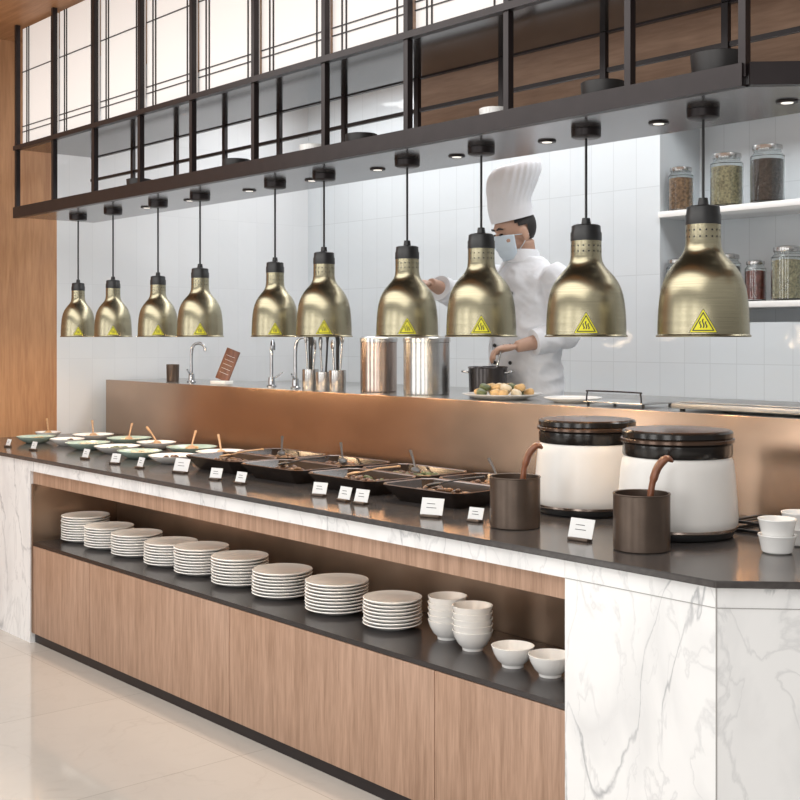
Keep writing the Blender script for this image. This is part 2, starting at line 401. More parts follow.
for (x, y, n) in [(-2.878,2.70,5),(-2.725,2.665,5),(-2.505,2.62,1),(-2.365,2.63,1)]:
    for k in range(n):
        loc = (x+random.uniform(-.001,.001), y, 0.4902+k*0.0195)
        if b0 is None:
            b0 = lathe('bowl', bowlprof, M['porcelain'], loc=loc, seg=40)
            top(b0, 'small white porcelain bowl stacked on the shelf', 'bowl', 'white bowls'); o = b0
        else: o = dup(b0, loc)
        if n == 1: o['label'] = 'single white porcelain bowl standing alone on the shelf'
ram = [(0,0.002),(0.036,0.002),(0.040,0),(0.047,0.004),(0.049,0.012),(0.049,0.044),(0.051,0.047),(0.0505,0.050),(0.046,0.049),(0.045,0.012),(0.042,0.008),(0,0.008)]
r0 = None
for (x,y,k) in [(-1.775,2.88,0),(-1.775,2.88,1),(-1.80,3.035,0),(-1.80,3.035,1),(-1.66,2.94,0),(-1.66,2.94,1)]:
    loc = (x,y,0.9002+k*0.0425)
    if r0 is None:
        r0 = lathe('ramekin', [(r_*(1.0 if z_>0.02 else 0.86), z_) for r_,z_ in ram], M['porcelain'], loc=loc, seg=40)
        top(r0, 'white porcelain ramekin stacked on the dark countertop', 'ramekin', 'white ramekins')
    else: dup(r0, loc)

# ------------------------------------------------------------ heat lamps
PR = [(0,1.0),(0.3,0.995),(0.6,0.98),(0.85,0.955),(1.05,0.92),(1.22,0.87),(1.37,0.80),(1.5,0.715),(1.60,0.63),(1.69,0.545),(1.77,0.475),(1.85,0.43),(1.93,0.40),(2.0,0.392),(3,0.392)]
def lampradius(h):
    for (a, ra), (b, rb) in zip(PR, PR[1:]):
        if a <= h <= b: return ra+(rb-ra)*(h-a)/(b-a)
    return 0.4
lamps = [(-6.077,.092,.294),(-5.677,.096,.295),(-5.213,.098,.298),(-4.824,.107,.32),(-4.219,.100,.32),(-3.875,.113,.344),(-3.364,.116,.339),(-2.973,.122,.359),(-2.500,.127,.357),(-2.059,.131,.381)]
LY = 2.95; ZR = 2.14
for (x, R, H) in lamps:
    u = H/2.83
    face = math.atan2(0-x, -(0-LY))
    e = E('heat_lamp', (x, LY, 1.48), face, 'antique brass bell shaped heat lamp hanging over the buffet', 'heat lamp', 'hanging heat lamps')
    hs = [p_[0] for p_ in PR[:-1]]
    prof = [(R*1.03,0),(R*1.035,u*0.03),(R*1.0,u*0.06)] + [(R*lampradius(h), u*h) for h in hs[1:]] + [(R*0.385,u*2.05),(R*0.38,u*2.42)]
    prof += [(R*0.0,u*2.42)]
    inner = [(R*1.03,0),(R*0.985,u*0.02)] + [(R*(lampradius(h)-0.03), u*h) for h in hs[1:]]+[(0,u*2.03)]
    bm = bmesh.new(); addlathe(bm, inner[::-1]+prof[1:], 56)
    bmesh.ops.remove_doubles(bm, verts=bm.verts, dist=1e-6)
    bmesh.ops.recalc_face_normals(bm, faces=bm.faces)
    for row in range(2):
        for k in range(18):
            a = 2*pi*k/18; rr = R*(0.388)
            vs = []
            for q in range(6):
                b_ = 2*pi*q/6; du = 0.022*R*math.cos(b_); dz = 0.022*R*math.sin(b_)
                aa = a+du/rr; vs.append(bm.verts.new((rr*math.cos(aa), rr*math.sin(aa), u*(2.15+0.14*row)+dz)))
            f = bm.faces.new(vs); f.material_index = 1
    finish('lamp_shade', bm, [M['brass'], M['black']], e, ang=40)
    lathe('lamp_cap', [(0,u*2.421),(R*0.39,u*2.421),(R*0.39,u*2.62),(R*0.37,u*2.66),(R*0.36,u*2.80),(R*0.30,u*2.83),(R*0.12,u*2.85),(R*0.10,u*3.0),(0,u*3.01)], M['black'], e, seg=32)
    tube('cord', [(0,0,u*3.0),(0,0,ZR-1.48-0.028)], 0.0042, M['black'], e, seg=8)
    lathe('ceiling_canopy', [(0,ZR-1.48-0.027),(0.040,ZR-1.48-0.027),(0.047,ZR-1.48-0.023),(0.048,ZR-1.48-0.001),(0,ZR-1.48-0.001)], M['blackmetal'], e)
    lathe('bulb', [(0,u*0.35),(R*0.3,u*0.4),(R*0.45,u*0.6),(R*0.42,u*0.9),(R*0.2,u*1.3),(R*0.15,u*1.7),(0,u*1.75)], M['bulb'], e, seg=20)
    bm = bmesh.new()
    def onshade(a, h, off):
        rr = R*lampradius(h/u)+off; th = a/rr
        return (rr*math.sin(th), -rr*math.cos(th), h)
    def tri(cz, hh, hw, off, mi):
        rows = 8; cols = 6; G = []
        for i in range(rows+1):
            t = i/rows; w = hw*(1-t)+0.0008
            G.append([bm.verts.new(onshade(-w+2*w*j_/cols, cz+hh*t, off)) for j_ in range(cols+1)])
        for i in range(rows):
            for j_ in range(cols):
                f = bm.faces.new((G[i][j_], G[i][j_+1], G[i+1][j_+1], G[i+1][j_])); f.material_index = mi
    T = R*0.57; zb = u*0.09
    tri(zb, T*0.90, T*0.52, 0.0010, 1); tri(zb+T*0.02, T*0.84, T*0.485, 0.0014, 0)
    tri(zb+T*0.065, T*0.71, T*0.41, 0.0018, 1); tri(zb+T*0.105, T*0.585, T*0.335, 0.0022, 0)
    for k in (-1,0,1):
        n = 10; L_, R_ = [], []
        top_ = T*(0.40 if k == 0 else 0.29)
        for i in range(n+1):
            t = i/n; a = k*T*0.105+math.sin(t*2*pi)*T*0.025; h = zb+T*0.18+top_*t*0.85
            L_.append(bm.verts.new(onshade(a-T*0.025, h, 0.0026))); R_.append(bm.verts.new(onshade(a+T*0.025, h, 0.0026)))
        for i in range(n):
            f = bm.faces.new((L_[i], R_[i], R_[i+1], L_[i+1])); f.material_index = 1
    s = finish('warning_sticker', bm, [M['yellow'], M['ink']], e); s['label'] = 'yellow and black hot surface warning triangle'
    ld = bpy.data.lights.new('heat_glow', 'POINT'); ld.energy = 3.6; ld.color = (1.0,0.74,0.48); ld.shadow_soft_size = 0.04
    lo = bpy.data.objects.new('heat_glow', ld); C.objects.link(lo); lo.parent = e; lo.location = (0,0,u*0.2)

# ------------------------------------------------------------ overhead rack
rk = E('overhead_rack', (0,0,0), 0, 'dark metal overhead rack hung from the ceiling with lattice panels', 'rack')
poly = [(-6.40,2.74),(-1.774,2.74),(-1.31,3.204),(-6.40,3.204)]
prism('bottom_board', poly, 2.14, 2.165, M['board'], rk)
prism('middle_board', [(-6.38,2.756),(-1.79,2.756),(-1.36,3.18),(-6.38,3.18)], 2.512, 2.528, M['midboard'], rk)
def beam(a, b, z0, z1, w=0.03, name='beam', m=None):
    a = Vector((*a,0)); b = Vector((*b,0)); d = (b-a); L_ = d.length; ang = math.atan2(d.y, d.x)
    bm = bmesh.new(); addbox(bm, 0, L_, -w/2, w/2, 0, z1-z0)
    o = finish(name, bm, m or M['blackmetal'], rk, (a.x, a.y, z0)); o.rotation_euler = (0,0,ang); return o
beam((-6.40,2.735),(-1.78,2.735), 2.135, 2.195); beam((-1.77,2.738),(-1.31,3.198), 2.135, 2.195)
beam((-6.40,3.19),(-1.31,3.19), 2.166, 2.19)
beam((-6.40,3.19),(-1.31,3.19), 2.375, 2.39, 0.016)
beam((-6.40,2.735),(-1.78,2.735), 2.508, 2.532); beam((-1.77,2.738),(-1.31,3.198), 2.508, 2.532); beam((-6.40,3.195),(-1.31,3.195), 2.508, 2.53, 0.02)
beam((-6.385,2.75),(-6.385,3.19), 2.166, 2.195, name='end_beam')
posts = [-6.385,-5.92,-5.46,-5.0,-4.54,-4.06,-3.59,-3.12,-2.64,-2.16,-1.785]
for x in posts:
    bm = bmesh.new(); addbox(bm, -0.011,0.011,-0.012,0.012,0,ZC-0.002-2.16)
    finish('post', bm, M['blackmetal'], rk, (x, 2.740, 2.16))
    bm = bmesh.new(); addbox(bm, -0.012,0.012,-0.009,0.009,0,2.51-2.16)
    finish('post', bm, M['blackmetal'], rk, (x+0.02, 3.185, 2.16))
bm = bmesh.new(); addbox(bm, -0.011,0.011,-0.012,0.012,0,ZC-0.002-2.16); finish('post', bm, M['blackmetal'], rk, (-1.33,3.17,2.16))
for a, b in zip(posts, posts[1:]):
    w = b-a-0.026
    bm = bmesh.new(); h0 = 2.54; h1 = ZC-0.02
    addbox(bm, -w/2, w/2, 0, 0.008, 0, h1-h0)
    for xx in (-w/2+0.06, -w/2+0.085, w/2-0.07):
        addbox(bm, xx-0.002, xx+0.002, -0.006, -0.0005, 0, h1-h0, 1)
    for zz in (0.07, 0.10, 0.40):
        addbox(bm, -w/2, w/2, -0.006, -0.0005, zz-0.002, zz+0.002, 1)
    finish('lattice_panel', bm, [M['panel'], M['blackmetal']], rk, ((a+b)/2, 2.765, h0))
for x in (-5.85,-5.45,-5.03,-4.52,-4.05,-3.62,-3.17,-2.73,-2.27,-1.83):
    dl = lathe('downlight', [(0,-0.003),(0.020,-0.003),(0.021,-0.005),(0.029,-0.005),(0.032,-0.0005),(0,-0.0005)], M['blackmetal'], loc=(x,3.02,2.1395), seg=28)
    top(dl, 'small round recessed downlight under the rack', 'downlight', 'rack downlights')
    lathe('lens', [(0,-0.0048),(0.017,-0.0048),(0.017,-0.0035),(0,-0.0035)], M['spot'], dl, seg=24)
for (x, m, s) in [(-1.93,'matteblack',1.15),(-2.34,'matteblack',1.0),(-2.80,'porcelain',0.75),(-3.50,'matteblack',0.9),(-3.80,'porcelain',0.8),(-4.35,'matteblack',0.9),(-5.2,'matteblack',0.9)]:
    bw = lathe('serving_bowl', [(0,0),(0.048,0),(0.054,0.005),(0.064,0.025),(0.068,0.065),(0.066,0.066),(0.058,0.025),(0.03,0.012),(0,0.012)], M[m], loc=(x,2.84,2.1655), seg=40)
    bw.scale = (s, s, 1.25*max(s,0.85))
    top(bw, ('satin black' if m == 'matteblack' else 'white porcelain')+' serving bowl on the overhead rack', 'bowl', 'bowls on the rack')

# ------------------------------------------------------------ soup kettles
for i, (x, y, rz, lab) in enumerate([(-2.136,2.93,0,'off-white soup kettle with black lid beside a brown ladle holder'),(-2.606,3.08,0.3,'off-white soup kettle with black lid near the backsplash')]):
    e = E('soup_kettle', (x,y,0.9002), rz+0.7, lab, 'soup kettle', 'soup kettles')
    lathe('base_ring', [(0,0),(0.150,0),(0.160,0.004),(0.164,0.012),(0.164,0.022),(0,0.022)], M['black'], e, seg=56)
    lathe('trim_ring', [(0,0.0222),(0.170,0.0222),(0.1725,0.025),(0.1725,0.031),(0,0.031)], M['copper'], e, seg=56)
    lathe('body', [(0,0.0312),(0.169,0.0312),(0.1735,0.038),(0.1745,0.055),(0.172,0.10),(0.168,0.15),(0.164,0.195),(0.160,0.220),(0.153,0.232),(0,0.232)], M['potwhite'], e, seg=64)
    lathe('collar', [(0,0.2322),(0.156,0.2322),(0.159,0.238),(0.159,0.268),(0.156,0.272),(0,0.272)], M['gloss'], e, seg=56)
    lathe('rim', [(0,0.2722),(0.160,0.2722),(0.165,0.275),(0.165,0.283),(0.160,0.286),(0,0.286)], M['lidtop'], e, seg=56)
    lathe('lid_rim', [(0,0.2862),(0.157,0.2862),(0.160,0.289),(0.160,0.302),(0.157,0.306),(0,0.306)], M['gloss'], e, seg=56)
    lathe('lid', [(0,0.3062),(0.152,0.3062),(0.150,0.309),(0.12,0.311),(0.05,0.313),(0,0.314)], M['lidtop'], e, seg=56)
    bm = bmesh.new(); addbox(bm, -0.04,0.04,0.150,0.176,0.235,0.30, bev=0.006); finish('hinge', bm, M['black'], e)

# ladle holders + ladles
for i, (x, y) in enumerate([(-2.544,2.67),(-2.045,2.645)]):
    hld = lathe('ladle_holder', [(0,0),(0.074,0),(0.077,0.003),(0.077,0.150),(0.0785,0.152),(0.0775,0.155),(0.073,0.154),(0.072,0.008),(0,0.008)], M['brownmetal'], loc=(x,y,0.9002), seg=48)
    top(hld, 'brown metal cylinder holding a dark wooden ladle', 'ladle holder', 'ladle holders')
    e = E('ladle', (x,y,0.9002), 0.72, 'dark wooden ladle with hooked handle in a brown holder', 'ladle', 'dark wooden ladles')
    tube('handle', smoothpts([(-0.01,0,0.035),(0.008,0,0.09),(0.022,0,0.14),(0.030,0,0.185),(0.044,0,0.225),(0.066,0,0.248),(0.084,0,0.240)], 5), [0.008]*6+[0.012]*4+[0.018]*6+[0.023]*8+[0.022,0.021,0.019,0.016,0.013,0.009,0.006], M['spoonwood'], e, seg=14, flat=0.5, up=(1,0,0))
    lathe('scoop', [(0,0.0),(0.02,0.004),(0.033,0.018),(0.036,0.034),(0.033,0.034),(0.028,0.018),(0,0.006)], M['spoonwood'], e, (-0.028,0,0.010), seg=24)

tv = E('wire_stand', (-1.985,3.185,0.9002), 0.0, 'black wire stand on the dark countertop beside the kettle', 'stand')
for i in range(6):
    tube('wire', [(-0.075+0.030*i,-0.08,0.032),(-0.075+0.030*i,0.08,0.032)], 0.003, M['black'], tv, seg=8)
tube('frame', [(-0.085,-0.08,0.030),(0.085,-0.08,0.030),(0.085,0.08,0.030),(-0.085,0.08,0.030),(-0.085,-0.08,0.030)], 0.005, M['black'], tv, seg=8)
tube('frame', [(-0.085,-0.08,0.005),(0.085,-0.08,0.005),(0.085,0.08,0.005),(-0.085,0.08,0.005),(-0.085,-0.08,0.005)], 0.005, M['black'], tv, seg=8)
for sx in (-0.085,0.085):
    for sy in (-0.08,0.08): tube('leg', [(sx,sy,0.0),(sx,sy,0.034)], 0.005, M['black'], tv, seg=8)

# ------------------------------------------------------------ food trays
def octo(bm, hx, hy, c, z):
    P = [(-hx+c,-hy),(hx-c,-hy),(hx,-hy+c),(hx,hy-c),(hx-c,hy),(-hx+c,hy),(-hx,hy-c),(-hx,-hy+c)]
    return [bm.verts.new((x,y,z)) for x,y in P]
def tray_mesh(hx, hy, h):
    bm = bmesh.new()
    L_ = [octo(bm, hx-0.05, hy-0.05, 0.02, 0), octo(bm, hx-0.022, hy-0.022, 0.028, h*0.55), octo(bm, hx, hy, 0.034, h), octo(bm, hx-0.002, hy-0.002, 0.034, h+0.003),
          octo(bm, hx-0.009, hy-0.009, 0.032, h), octo(bm, hx-0.028, hy-0.028, 0.028, h*0.55), octo(bm, hx-0.055, hy-0.055, 0.02, 0.008)]
    bm.faces.new(L_[0][::-1]); bm.faces.new(L_[-1])
    for k_, (A, B) in enumerate(zip(L_, L_[1:])):
        for i in range(8):
            f = bm.faces.new((A[i], A[(i+1) % 8], B[(i+1) % 8], B[i])); f.material_index = 1 if k_ in (2,3) else 0
    bmesh.ops.recalc_face_normals(bm, faces=bm.faces); return bm
def lumps(name, loc, hx, hy, n, size, ms, label, cat, z0=0.0, dome=0.02):
    bm = bmesh.new()
    for k in range(n):
        x = random.uniform(-hx,hx); y = random.uniform(-hy,hy)
        d = 1-(x/hx)**2*0.5-(y/hy)**2*0.5
        s = size*random.uniform(0.6,1.25)
        addell(bm, (x,y,z0+s*0.45+dome*d*random.random()), (s,s*random.uniform(0.5,0.9),s*0.5), random.randrange(len(ms)), 10, Euler((random.uniform(-.4,.4),random.uniform(-.4,.4),random.uniform(0,6))).to_matrix())
    o = finish(name, bm, ms, None, loc)
    return top(o, label, cat, kind='stuff')
def spoon(x, y, z, rz, tilt, L_=0.24, m='spoonlight', lab='light wooden serving spoon resting in a dish', flatb=False):
    e = E('serving_spoon', (x,y,z), rz, lab, 'spoon', 'serving spoons'); e.rotation_euler = (0,-tilt,rz)
    tube('handle', [(0.0,0,0),(L_*0.5,0,0.004),(L_,0,0.0)], [0.004,0.005,0.007], M[m], e, seg=10, flat=0.6, up=(0,0,1))
    bm = bmesh.new(); addell(bm, (-0.022,0,0.0), (0.030,0.020,0.006)); finish('spoon_bowl', bm, M[m], e)
trayX = [(-4.43,'foodA','foodE'),(-3.99,'foodA','foodE'),(-3.53,'foodA','foodC'),(-3.08,'foodA','foodE')]
for i, (x, fa, fb) in enumerate(trayX):
    for q, (jy, hy) in enumerate(((2.865,0.125),(3.13,0.125))):
        t = finish('serving_tray', tray_mesh(0.205, hy, 0.058), [M['lacquer'], M['rimbrown']], None, (x, jy, 0.9002), ang=15)
        t.rotation_euler = (0,0,random.uniform(-.03,.03))
        top(t, 'glossy dark faceted serving tray filled with cooked food', 'serving tray', 'dark serving trays')
        o = lumps('cooked_food', (x, jy, 0.911), 0.135, hy-0.055, 85, 0.017, [M[fa], M[fb if q else fa], M[fb]], 'braised food heaped in a dark serving tray', 'food', 0.004, 0.026)
    spoon(x+0.02, 3.12, 0.968, pi*0.80, 0.25, 0.20, 'black', 'black serving spoon resting across a tray')
    spoon(x-0.02, 2.87, 0.965, pi*0.15, 0.18, 0.17, 'black' if i%2 else 'spoonlight', 'serving spoon resting in a tray')

# condiment dishes
dprof = [(0,0.002),(0.045,0.002),(0.048,0),(0.055,0.003),(0.085,0.022),(0.103,0.040),(0.1045,0.043),(0.101,0.043),(0.083,0.027),(0.055,0.011),(0,0.010)]
k = 0
for (x, y, m, f, s) in [(-6.52,2.98,'porcelain','foodD',0.8),(-6.28,2.80,'green','foodB',1.0),(-6.20,3.10,'porcelain','foodD',1.1),(-6.02,2.86,'porcelain','foodA',1.0),(-5.86,3.14,'green','foodD',1.15),(-5.74,2.84,'green','foodD',1.1),
                     (-5.53,3.12,'porcelain','foodA',1.1),(-5.46,2.86,'porcelain','foodC',1.1),(-5.18,3.12,'green','foodB',1.2),(-5.16,2.82,'green','foodD',1.15),(-4.88,3.10,'porcelain','foodD',1.15),(-4.86,2.83,'porcelain','foodA',1.1)]:
    oval = 1.0 if k % 3 else 0.85
    d = lathe('dish', dprof, M[m], loc=(x,y,0.9002), seg=40); d.scale = (s,s*oval,0.85)
    top(d, ('pale green glazed' if m == 'green' else 'white porcelain')+' shallow condiment dish on the counter', 'dish', 'condiment dishes')
    lumps('condiment', (x,y,0.9098), 0.043*s, 0.040*s*oval, 18, 0.015, [M[f]], 'condiment piled in a shallow dish', 'food', 0.003, 0.008)
    if k % 2 == 0: spoon(x, y, 0.940, pi*random.uniform(0.75,0.95), 0.30, 0.20)
    k += 1

cards = [(-6.14,2.58,.05,0),(-5.87,2.60,.055,0),(-5.29,2.60,.06,0),(-4.99,2.60,.06,0.2),(-4.76,2.60,.06,-0.1),(-4.48,2.64,.095,0.15),(-4.17,2.62,.06,0.3),(-3.99,2.62,.06,0.1),
         (-3.50,2.64,.062,0.3),(-3.33,2.62,.065,0),(-3.235,2.62,.065,0.1),(-2.85,2.60,.08,0.35),(-2.69,2.64,.055,0.2),(-2.245,2.62,.082,0.1)]
for (x, y, w, rz) in cards:
    e = E('name_card', (x,y,0.9002), rz, 'small white dish name card in a dark metal holder', 'name card', 'dish name cards')
    bm = bmesh.new(); h = w*0.68 if w < 0.09 else 0.055
    mt = Matrix.Translation((0,0.002,0.008)) @ Matrix.Rotation(math.radians(-18), 4, 'X')
    addbox(bm, -w/2,w/2,-0.0008,0.0008,0,h,0,0,mt)
    for q, (a0, a1) in enumerate([(-0.25,0.12),(-0.25,0.20)]):
        zz = h*(0.66-0.24*q); addbox(bm, w*a0,w*a1,-0.0014,-0.0009,zz-0.0009,zz+0.0009,1,0,mt)
    finish('card', bm, [M['paper'], M['ink']], e)
    bm = bmesh.new(); addbox(bm, -w*0.42,w*0.42,-0.012,0.016,0,0.009,0,0.002); finish('holder', bm, M['brownmetal'], e)

# ------------------------------------------------------------ pass counter things
ZP = 1.2198
for (x, d, lab) in [(-4.38,.175,'tall'),(-4.04,.21,'wide')]:
    e = E('steel_canister', (x,3.66,ZP), 0, lab+' brushed steel canister on the pass counter', 'canister', 'steel canisters')
    R = d/2
    lathe('body', [(0,0),(R-0.004,0),(R,0.004),(R,0.235),(R-0.002,0.237),(0,0.237)], M['copper'] if lab=='tall' else M['steel'], e, seg=48)
    lathe('lid', [(0,0.2372),(R+0.003,0.2372),(R+0.003,0.255),(R-0.006,0.262),(0.012,0.266),(0.008,0.275),(0,0.277)], M['steel'], e, seg=48)
c = lathe('cup', [(0,0),(0.034,0),(0.036,0.003),(0.038,0.1),(0.036,0.1),(0.033,0.006),(0,0.006)], M['brownmetal'], loc=(-6.19,3.6,ZP)); top(c, 'small dark metal cup on the pass counter', 'cup')
def faucet(x, y, h, rz, lab):
    e = E('faucet', (x,y,ZP), rz, lab, 'faucet', 'chrome faucets')
    lathe('base', [(0,0),(0.026,0),(0.026,0.006),(0.018,0.012),(0.016,0.05),(0,0.05)], M['chrome'], e, seg=24)
    tube('spout', smoothpts([(0,0,0.045),(0,0,h*0.75),(0.012,0,h*0.93),(0.045,0,h),(0.078,0,h*0.93),(0.085,0,h*0.8)], 6), 0.009, M['chrome'], e, seg=12)
    tube('lever', [(0,0,0.04),(0,-0.03,0.055),(0,-0.06,0.075)], [0.006,0.005,0.004], M['chrome'], e, seg=8)
faucet(-5.98,3.6,0.225,0.6,'chrome gooseneck faucet on the pass counter'); faucet(-5.18,3.6,0.24,2.4,'chrome gooseneck faucet beside utensils'); faucet(-4.94,3.58,0.26,0.6,'chrome faucet beside utensil holder')
e = E('menu_stand', (-5.66,3.6,ZP), 0.35, 'brown slanted menu board on a white base', 'menu stand')
bm = bmesh.new(); addbox(bm, -0.05,0.05,-0.04,0.04,0,0.02,0,0.004); finish('base', bm, M['porcelain'], e)
bm = bmesh.new(); mt = Matrix.Translation((0,0,0.021)) @ Matrix.Rotation(math.radians(18),4,'Y') @ Matrix.Rotation(math.radians(-12),4,'X'); addbox(bm,-0.045,0.045,-0.005,0.005,0,0.18,0,0.002,mt)
for q in range(5): addbox(bm,-0.03,0.03,-0.0062,-0.0052,0.04+q*0.025,0.0415+q*0.025,1,0,mt)
finish('board', bm, [M['spoonwood'], M['paper']], e)
for (x, y, hh) in [(-4.80,3.57,0.10),(-4.69,3.57,0.09),(-4.57,3.56,0.10)]:
    u_ = lathe('utensil_holder', [(0,0),(0.040,0),(0.042,0.004),(0.042,hh),(0.040,hh),(0.038,0.006),(0,0.006)], M['steel'], loc=(x,y,ZP)); top(u_, 'steel utensil holder on the pass counter', 'utensil holder', 'utensil holders')
    for q in range(4):
        a = q*1.6+x*5; dx, dy = 0.018*math.cos(a), 0.018*math.sin(a)
        e = E('kitchen_utensil', (x+dx*0.5,y+dy*0.5,ZP+0.012), 0, 'long kitchen utensil standing in a steel holder', 'utensil', 'standing utensils')
        L_ = 0.19+0.016*((q*3+int(abs(x)*10))%4)
        dark = (q+int(abs(x)*10))%2
        tube('handle', [(0,0,0),(dx*0.8,dy*0.8,L_)], 0.005, M['black'] if dark else M['steel'], e, seg=8)
        bm = bmesh.new(); addell(bm, (dx*0.8,dy*0.8,L_+0.02), (0.015,0.006,0.026) if q%2 else (0.008,0.008,0.03)); finish('head', bm, M['black'] if dark else M['steel'], e)
pl = lathe('platter', [(0,0),(0.10,0),(0.11,0.004),(0.165,0.020),(0.168,0.024),(0.163,0.024),(0.11,0.009),(0,0.008)], M['porcelain'], loc=(-3.53,3.625,ZP), seg=48)
top(pl, 'large white platter of golden pastries on the pass counter', 'platter')
for q in range(19):
    a = q*2.4; rr = 0.029*math.sqrt(q); zz = ZP+0.028+(0.020 if q < 9 else 0)
    bm = bmesh.new(); addell(bm, (0,0,0), (0.034,0.019,0.016)); addell(bm, (0.012,0,0.006),(0.02,0.015,0.013))
    bm = remesh(bm, 0.004, 2)
    o = finish('pastry', bm, M[['foodB','foodD','foodB','foodC'][q%4]], None, (-3.53+rr*math.cos(a), 3.625+rr*math.sin(a)*0.95, zz)); o.rotation_euler=(0,0,a*1.3)
    top(o, 'golden filled pastry on the white platter' if q%4 != 3 else 'green herb dumpling on the white platter', 'pastry', 'pastries on the platter')
e = E('cooking_pot', (-3.84,3.852,ZP), 0.5, 'dark steel cooking pot the chef is tending', 'pot')
lathe('body', [(0,0),(0.075,0),(0.084,0.008),(0.088,0.12),(0.092,0.124),(0.088,0.127),(0.083,0.12),(0.079,0.01),(0,0.008)], M['shelf'], e, seg=40)
for sg in (-1,1): tube('handle', smoothpts([(sg*0.087,-0.025,0.10),(sg*0.115,-0.02,0.105),(sg*0.115,0.02,0.105),(sg*0.087,0.025,0.10)]), 0.005, M['steel'], e, seg=8)
o = dup(base_plate, (-3.17,3.66,ZP)); o['label'] = 'low white porcelain plate on the pass counter'; del o['group']
e = E('serving_rack', (-2.86,3.62,ZP), 0, 'low steel serving rack with a raised handle', 'serving rack')
bm = bmesh.new(); addbox(bm,-0.14,0.14,-0.10,0.10,0.012,0.018,0,0.002); finish('base', bm, M['steel'], e)
for sx in (-0.13,0.13):
    for sy in (-0.08,0.08): tube('foot', [(sx,sy,0),(sx,sy,0.013)], 0.006, M['black'], e, seg=8)
tube('handle', smoothpts([(-0.13,-0.09,0.018),(-0.125,-0.09,0.05),(-0.11,-0.09,0.056),(0.11,-0.09,0.056),(0.125,-0.09,0.05),(0.13,-0.09,0.018)]), 0.0032, M['blackmetal'], e, seg=8)
e = E('warming_plate', (-2.25,3.66,ZP), 0, 'flat grey electric warming plate on the pass counter', 'warming plate')
bm = bmesh.new(); addbox(bm,-0.33,0.33,-0.16,0.16,0.008,0.028,0,0.006); finish('body', bm, M['greysteel'], e)
bm = bmesh.new(); addbox(bm,-0.31,0.31,-0.14,0.14,0.0285,0.033,0,0.002); finish('hot_surface', bm, M['greysteel'], e)
for sx in (-0.3,0.3):
    for sy in (-0.13,0.13): tube('foot', [(sx,sy,0),(sx,sy,0.010)], 0.01, M['black'], e, seg=10)

# ------------------------------------------------------------ jars
def jar(x, z, R, H, content, lab):
    e = E('glass_jar', (x, 5.06, z), 0, lab, 'jar', 'glass storage jars')
    lathe('jar_body', [(0,0),(R*0.9,0),(R,0.006),(R,H*0.78),(R*0.8,H*0.84),(R*0.8,H*0.88),(R*0.77,H*0.88),(R*0.77,H*0.835),(R*0.96,H*0.77),(R*0.96,0.01),(R*0.9,0.006),(0,0.006)], M['glass'], e, seg=32)
    lathe('jar_lid', [(0,H*0.881),(R*0.86,H*0.881),(R*0.88,H*0.9),(R*0.86,H*0.96),(R*0.5,H*0.99),(0,H)], M['steel'], e, seg=32)
    lathe('contents', [(0,0.008),(R*0.93,0.008),(R*0.93,H*0.4),(R*0.93,H*0.72),(R*0.5,H*0.745),(0,H*0.75)], M[content], e, seg=32)
for (t, R, H, c_, lab) in [(-3.665,0.064,0.23,'nut','glass jar of mixed nuts on the upper shelf'),(-3.395,0.080,0.27,'seed','large glass jar of pale seeds on the upper shelf'),(-3.17,0.080,0.285,'bean','large glass jar of dark beans on the upper shelf')]:
    jar(t, 2.1155, R, H, c_, lab)
for (t, R, H, c_, lab) in [(-3.685,0.058,0.23,'redspice','glass jar of red dried berries on the lower shelf'),(-3.39,0.064,0.24,'bean','glass jar of beans on the lower shelf'),(-3.235,0.050,0.20,'redspice','short glass jar of dried spice on the lower shelf'),(-3.065,0.074,0.26,'seed','large glass jar of seeds on the lower shelf')]:
    jar(t, 1.6505, R, H, c_, lab)

# ------------------------------------------------------------ chef
CH = (-3.885, 4.15, 0.301)
def loft(bm, rings, seg=28):
    prev = None
    for (z, cx, cy, rx, ry) in rings:
        ring = [bm.verts.new((cx+rx*math.cos(2*pi*i/seg), cy+ry*math.sin(2*pi*i/seg), z)) for i in range(seg)]
        if prev:
            for i in range(seg): bm.faces.new((prev[i], prev[(i+1)%seg], ring[(i+1)%seg], ring[i]))
        else: bm.faces.new(ring[::-1])
        prev = ring
    bm.faces.new(prev)
HC = Vector((0,-0.02,1.60)); HR = Euler((math.radians(15),0,math.radians(-18))).to_matrix()
HO = Vector((-0.005,-0.022,-0.036))
def hd(p): return HR @ (Vector(p)-HC) + HC + HO
def hmerge(dst, src):
    for v in src.verts: v.co = hd(v.co)
    me = bpy.data.meshes.new('t'); src.to_mesh(me); src.free(); dst.from_mesh(me)
rs, re_, rw = Vector((-0.190,0,1.455)), Vector((-0.31,-0.16,1.375)), Vector((-0.26,-0.37,1.43))
ls, le, lw = Vector((0.190,0,1.450)), Vector((0.225,0.02,1.19)), Vector((0.135,-0.205,1.135))
body = bmesh.new()
loft(body, [(0.86,0,0,0.15,0.10),(1.0,0,0,0.145,0.10),(1.2,0,0,0.155,0.105),(1.36,0,0,0.175,0.10),(1.46,0,0,0.15,0.085),(1.515,0,0,0.085,0.068),(1.55,0,0,0.063,0.060)])
addtube(body, [(0,0.005,1.45),(0,-0.012,1.54),(0,-0.03,1.63)], [0.064,0.060,0.060], 20)
for sx in (-1,1):
    addtube(body, [(sx*0.085,0,0.93),(sx*0.10,-0.01,0.70),(sx*0.105,-0.015,0.50),(sx*0.11,0.02,0.30),(sx*0.11,0.02,0.08)], [0.09,0.078,0.056,0.052,0.036], 18)
    addell(body, (sx*0.115,-0.05,0.04), (0.045,0.12,0.04))
